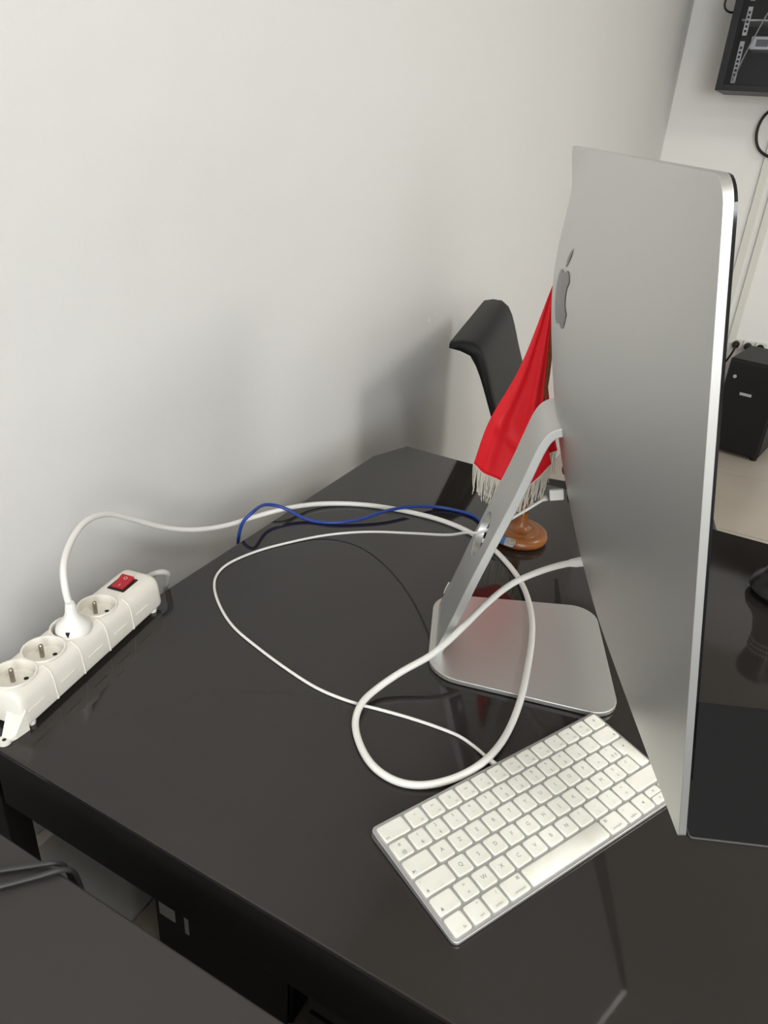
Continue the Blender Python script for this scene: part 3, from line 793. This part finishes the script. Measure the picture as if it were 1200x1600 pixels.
for (y, k) in ys:
    for i, p in enumerate(loop):
        if i < 22: c_ = centre(p, True, 21 - i)
        else: c_ = centre(p, False, i - 22)
        v.append((c_[0] + (p[0] - c_[0]) * k, y, c_[1] + (p[1] - c_[1]) * k + ZO))
for j in range(len(ys) - 1):
    for i in range(n): f.append((j * n + i, j * n + (i + 1) % n, (j + 1) * n + (i + 1) % n, (j + 1) * n + i))
f += [tuple(range(n - 1, -1, -1)), tuple((len(ys) - 1) * n + i for i in range(n))]
mesh('backrest', v, f, LEATHER, ch, 50)
box('seat', (.14, -.01, .40), (.62, .437, .49), LEATHER, ch, .035, 4)
lathe('gas_column', [(.03, .10), (.03, .26), (.022, .26), (.022, .405)], CHROME, ch, (.36, .2135, 0), 20)
for k in range(5):
    a = 2 * math.pi * k / 5 + .3
    p0 = Vector((.36, .2135, .105)); p1 = p0 + Vector((math.cos(a) * .27, math.sin(a) * .27, -.035))
    lgk = tube('base_arm', [p0, p0.lerp(p1, .6), p1], [.026, .020, .014], BLACKP, ch, straight=True)
    lathe('caster', [(.012, -.011), (.025, -.010), (.027, 0), (.025, .010), (.012, .011)], BLACKP, lgk, (0, 0, 0), 16).matrix_local = Matrix.Translation((p1.x, p1.y, .0275)) @ Matrix.Rotation(a, 4, 'Z') @ Matrix.Rotation(RAD(90), 4, 'X')

# ================================================================== mouse pad and dark ornament
mp = thing('mouse_pad', (.639, .246, ZO), RAD(23.8), 'flat black mouse pad on the desk in front of the screen', 'mouse pad')
po = rounded([(-.002, 0), (.228, 0), (.228, .182), (-.002, .182)], .003, 5)
prism('pad_base', po, .0003, .0019, PADE, mp)
prism('pad_cloth', [( .119 + (x - .119) * .994, .091 + (y - .091) * .992) for x, y in po], .0019, .0026, PAD, mp)
orn = thing('desk_ornament', (.690, .732, ZO), 0, 'dark turned ornament with round foot on the desk at the right picture edge', 'ornament')
lathe('ornament_foot', [(.030, .0005), (.043, .003), (.048, .010), (.045, .019), (.036, .029), (.029, .042), (.026, .056)], ORN, orn, (0, 0, 0), 36)
lathe('ornament_stem', [(.026, .056), (.0235, .066), (.022, .080), (.0225, .094), (.026, .106), (.030, .118), (.028, .130), (.018, .138), (.004, .140)], ORN, orn, (0, 0, 0), 36)
V = []; F = []
for k in range(40):
    a = 2 * math.pi * k / 40
    for q in range(3):
        c_ = Vector((.0232 * math.cos(a + q * .05), .0232 * math.sin(a + q * .05), .072 + q * .008))
        vv, ff = tube_geo([c_ - Vector((0, 0, .0012)), c_ + Vector((0, 0, .0012))], .0011, 5)
        b_ = len(V); V += vv; F += [tuple(x + b_ for x in w_) for w_ in ff]
tag(mesh('bead_band', V, F, MARK, orn), 'band of tiny pale beads', kind='stuff')

# ================================================================== back wall: network cabinet, trunking, sockets, tower
nc = thing('network_cabinet', (.585, 3.40, ZO + .737), 0, 'black wall-mounted network cabinet with glass door in the top right corner', 'cabinet')
x0, x1, z1, dp = -.50, .50, .62, YB - 3.40
for nm, a, b in (('side_panel', (x0, .006, 0), (x0 + .02, dp, z1)), ('side_panel', (x1 - .02, .006, 0), (x1, dp, z1)), ('bottom_panel', (x0 + .02, .006, 0), (x1 - .02, dp, .02)), ('top_panel', (x0 + .02, .006, z1 - .02), (x1 - .02, dp, z1)), ('back_panel', (x0 + .02, dp - .01, .02), (x1 - .02, dp, z1 - .02))):
    box(nm, a, b, CABIN, nc, .002)
dr = None
for a, b in (((x0, -.012, 0), (x0 + .028, .005, z1)), ((x1 - .028, -.012, 0), (x1, .005, z1)), ((x0 + .028, -.012, 0), (x1 - .028, .005, .022)), ((x0 + .028, -.012, z1 - .022), (x1 - .028, .005, z1))):
    box('door_frame', a, b, CABIN, nc, .002)
box('door_glass', (x0 + .028, -.006, .022), (x1 - .028, -.002, z1 - .022), TINT, nc)
for xr in (x0 + .045, x1 - .062):
    for za, zb in ((.03, .175), (.195, .29), (.31, z1 - .03)):
        rl = box('rail', (xr, .05, za), (xr + .017, .056, zb), RAIL, nc)
        nh = int((zb - za - .006) / .0155)
        for k in range(nh):
            zc = za + .010 + k * .0155
            box('rail_hole', (xr + .0045, .0492, zc), (xr + .0125, .0502, zc + .0085), HOLE, rl)
sp = box('patch_unit', (x0 + .085, .045, .148), (x1 - .085, .17, .192), RAIL, nc, .002)
box('unit_face', (x0 + .105, .0435, .158), (x0 + .15, .045, .182), mat('unit_grey', (.18, .18, .19), .5), sp)
box('unit_face', (x0 + .16, .0435, .155), (x0 + .166, .045, .186), HOLE, sp)
box('shelf', (x0 + .03, .06, .245), (x1 - .03, .24, .250), RAIL, nc)
tube('patch_cord', [(x0 + .055, .03, .035), (x0 + .075, .025, .12), (x0 + .10, .022, .20), (x0 + .125, .02, .27), (x0 + .16, .02, .33), (x0 + .22, .02, .40)], .0028, GREYC, nc)
# black leads hanging round the cabinet
lead = tube('lead', [(.36, YB - .012, ZO + .722), (.31, YB - .03, ZO + .70), (.272, YB - .03, ZO + .66), (.262, YB - .03, ZO + .60), (.285, YB - .03, ZO + .54), (.34, YB - .03, ZO + .51), (.42, YB - .02, ZO + .52)], .006, BLACKP)
tag(lead, 'black lead hanging in a loop below the wall cabinet', 'cable')
lead2 = tube('lead', [(.084, 3.46, ZO + 1.085), (.052, 3.45, ZO + 1.075), (.040, 3.44, ZO + 1.045), (.045, 3.44, ZO + 1.020), (.066, 3.45, ZO + 1.008), (.084, 3.46, ZO + 1.012)], .004, BLACKP)
tag(lead2, 'short black lead looping from the side of the wall cabinet', 'cable')
for x, w, lab in ((.335, .030, 'left of the two white cable trunkings running down the back wall'), (.395, .030, 'right of the two white cable trunkings running down the back wall')):
    t_ = thing('cable_trunking', (x, YB, ZO - .30), 0, lab, 'trunking')
    box('channel', (-w / 2, -.014, 0), (w / 2, 0, 1.03), TRUNK, t_, .001)
    box('cover', (-w / 2 - .001, -.018, 0), (w / 2 + .001, -.012, 1.03), TRUNK, t_, .0015)
for i, (x, plug) in enumerate(((.418, 1), (.472, 1), (.526, 0))):
    t_ = thing('wall_socket', (x, YB, ZO - .300), 0, ['white wall socket with a black plug, nearest the silver computer edge', 'white wall socket with a black plug, middle of three', 'white wall socket at the right picture edge'][i], 'socket', 'sockets on the back wall')
    box('plate', (-.024, -.012, -.024), (.024, 0, .024), TRUNK, t_, .003)
    if plug:
        o = lathe('plug', [(.017, 0), (.017, .02), (.012, .032), (.006, .036)], BLACKP, t_, (0, 0, 0), 18); o.matrix_local = Matrix.Translation((0, -.012, 0)) @ Matrix.Rotation(RAD(90), 4, 'X')
        tube('plug_lead', [(0, -.045, 0), (0, -.055, -.02), (-.03, -.06, -.10), (-.09, -.05, -.20), (-.14, -.04, -.32)] if i == 0 else [(0, -.045, 0), (.002, -.06, -.02), (.01, -.05, -.10), (.02, -.045, -.3)], .005, BLACKP, t_)
    else:
        o = lathe('recess', [(.017, 0), (.017, .001)], HOLE, t_, (0, 0, 0), 18); o.matrix_local = Matrix.Translation((0, -.012, 0)) @ Matrix.Rotation(RAD(90), 4, 'X')
tw = thing('computer_tower', (.585, 3.45, 0), RAD(-10), 'black computer tower on the tiled floor by the back wall', 'computer tower')
box('tower_body', (-.13, -.16, .016), (.10, .16, .435), DARKT, tw, .008, 3)
box('front_panel', (-.125, -.172, .02), (.095, -.16, .43), BLACKP, tw, .006, 3)
box('badge', (-.05, -.1735, .285), (.0, -.172, .297), GREYB, tw)
lathe('button', [(.008, 0), (.008, .002)], GREYB, tw, (0, 0, 0), 14).matrix_local = Matrix.Translation((-.09, -.172, .36)) @ Matrix.Rotation(RAD(90), 4, 'X')
for x in (-.11, .08):
    for y in (-.14, .13): lathe('foot', [(.014, 0), (.016, .004), (.016, .017)], BLACKP, tw, (x, y, 0), 12)
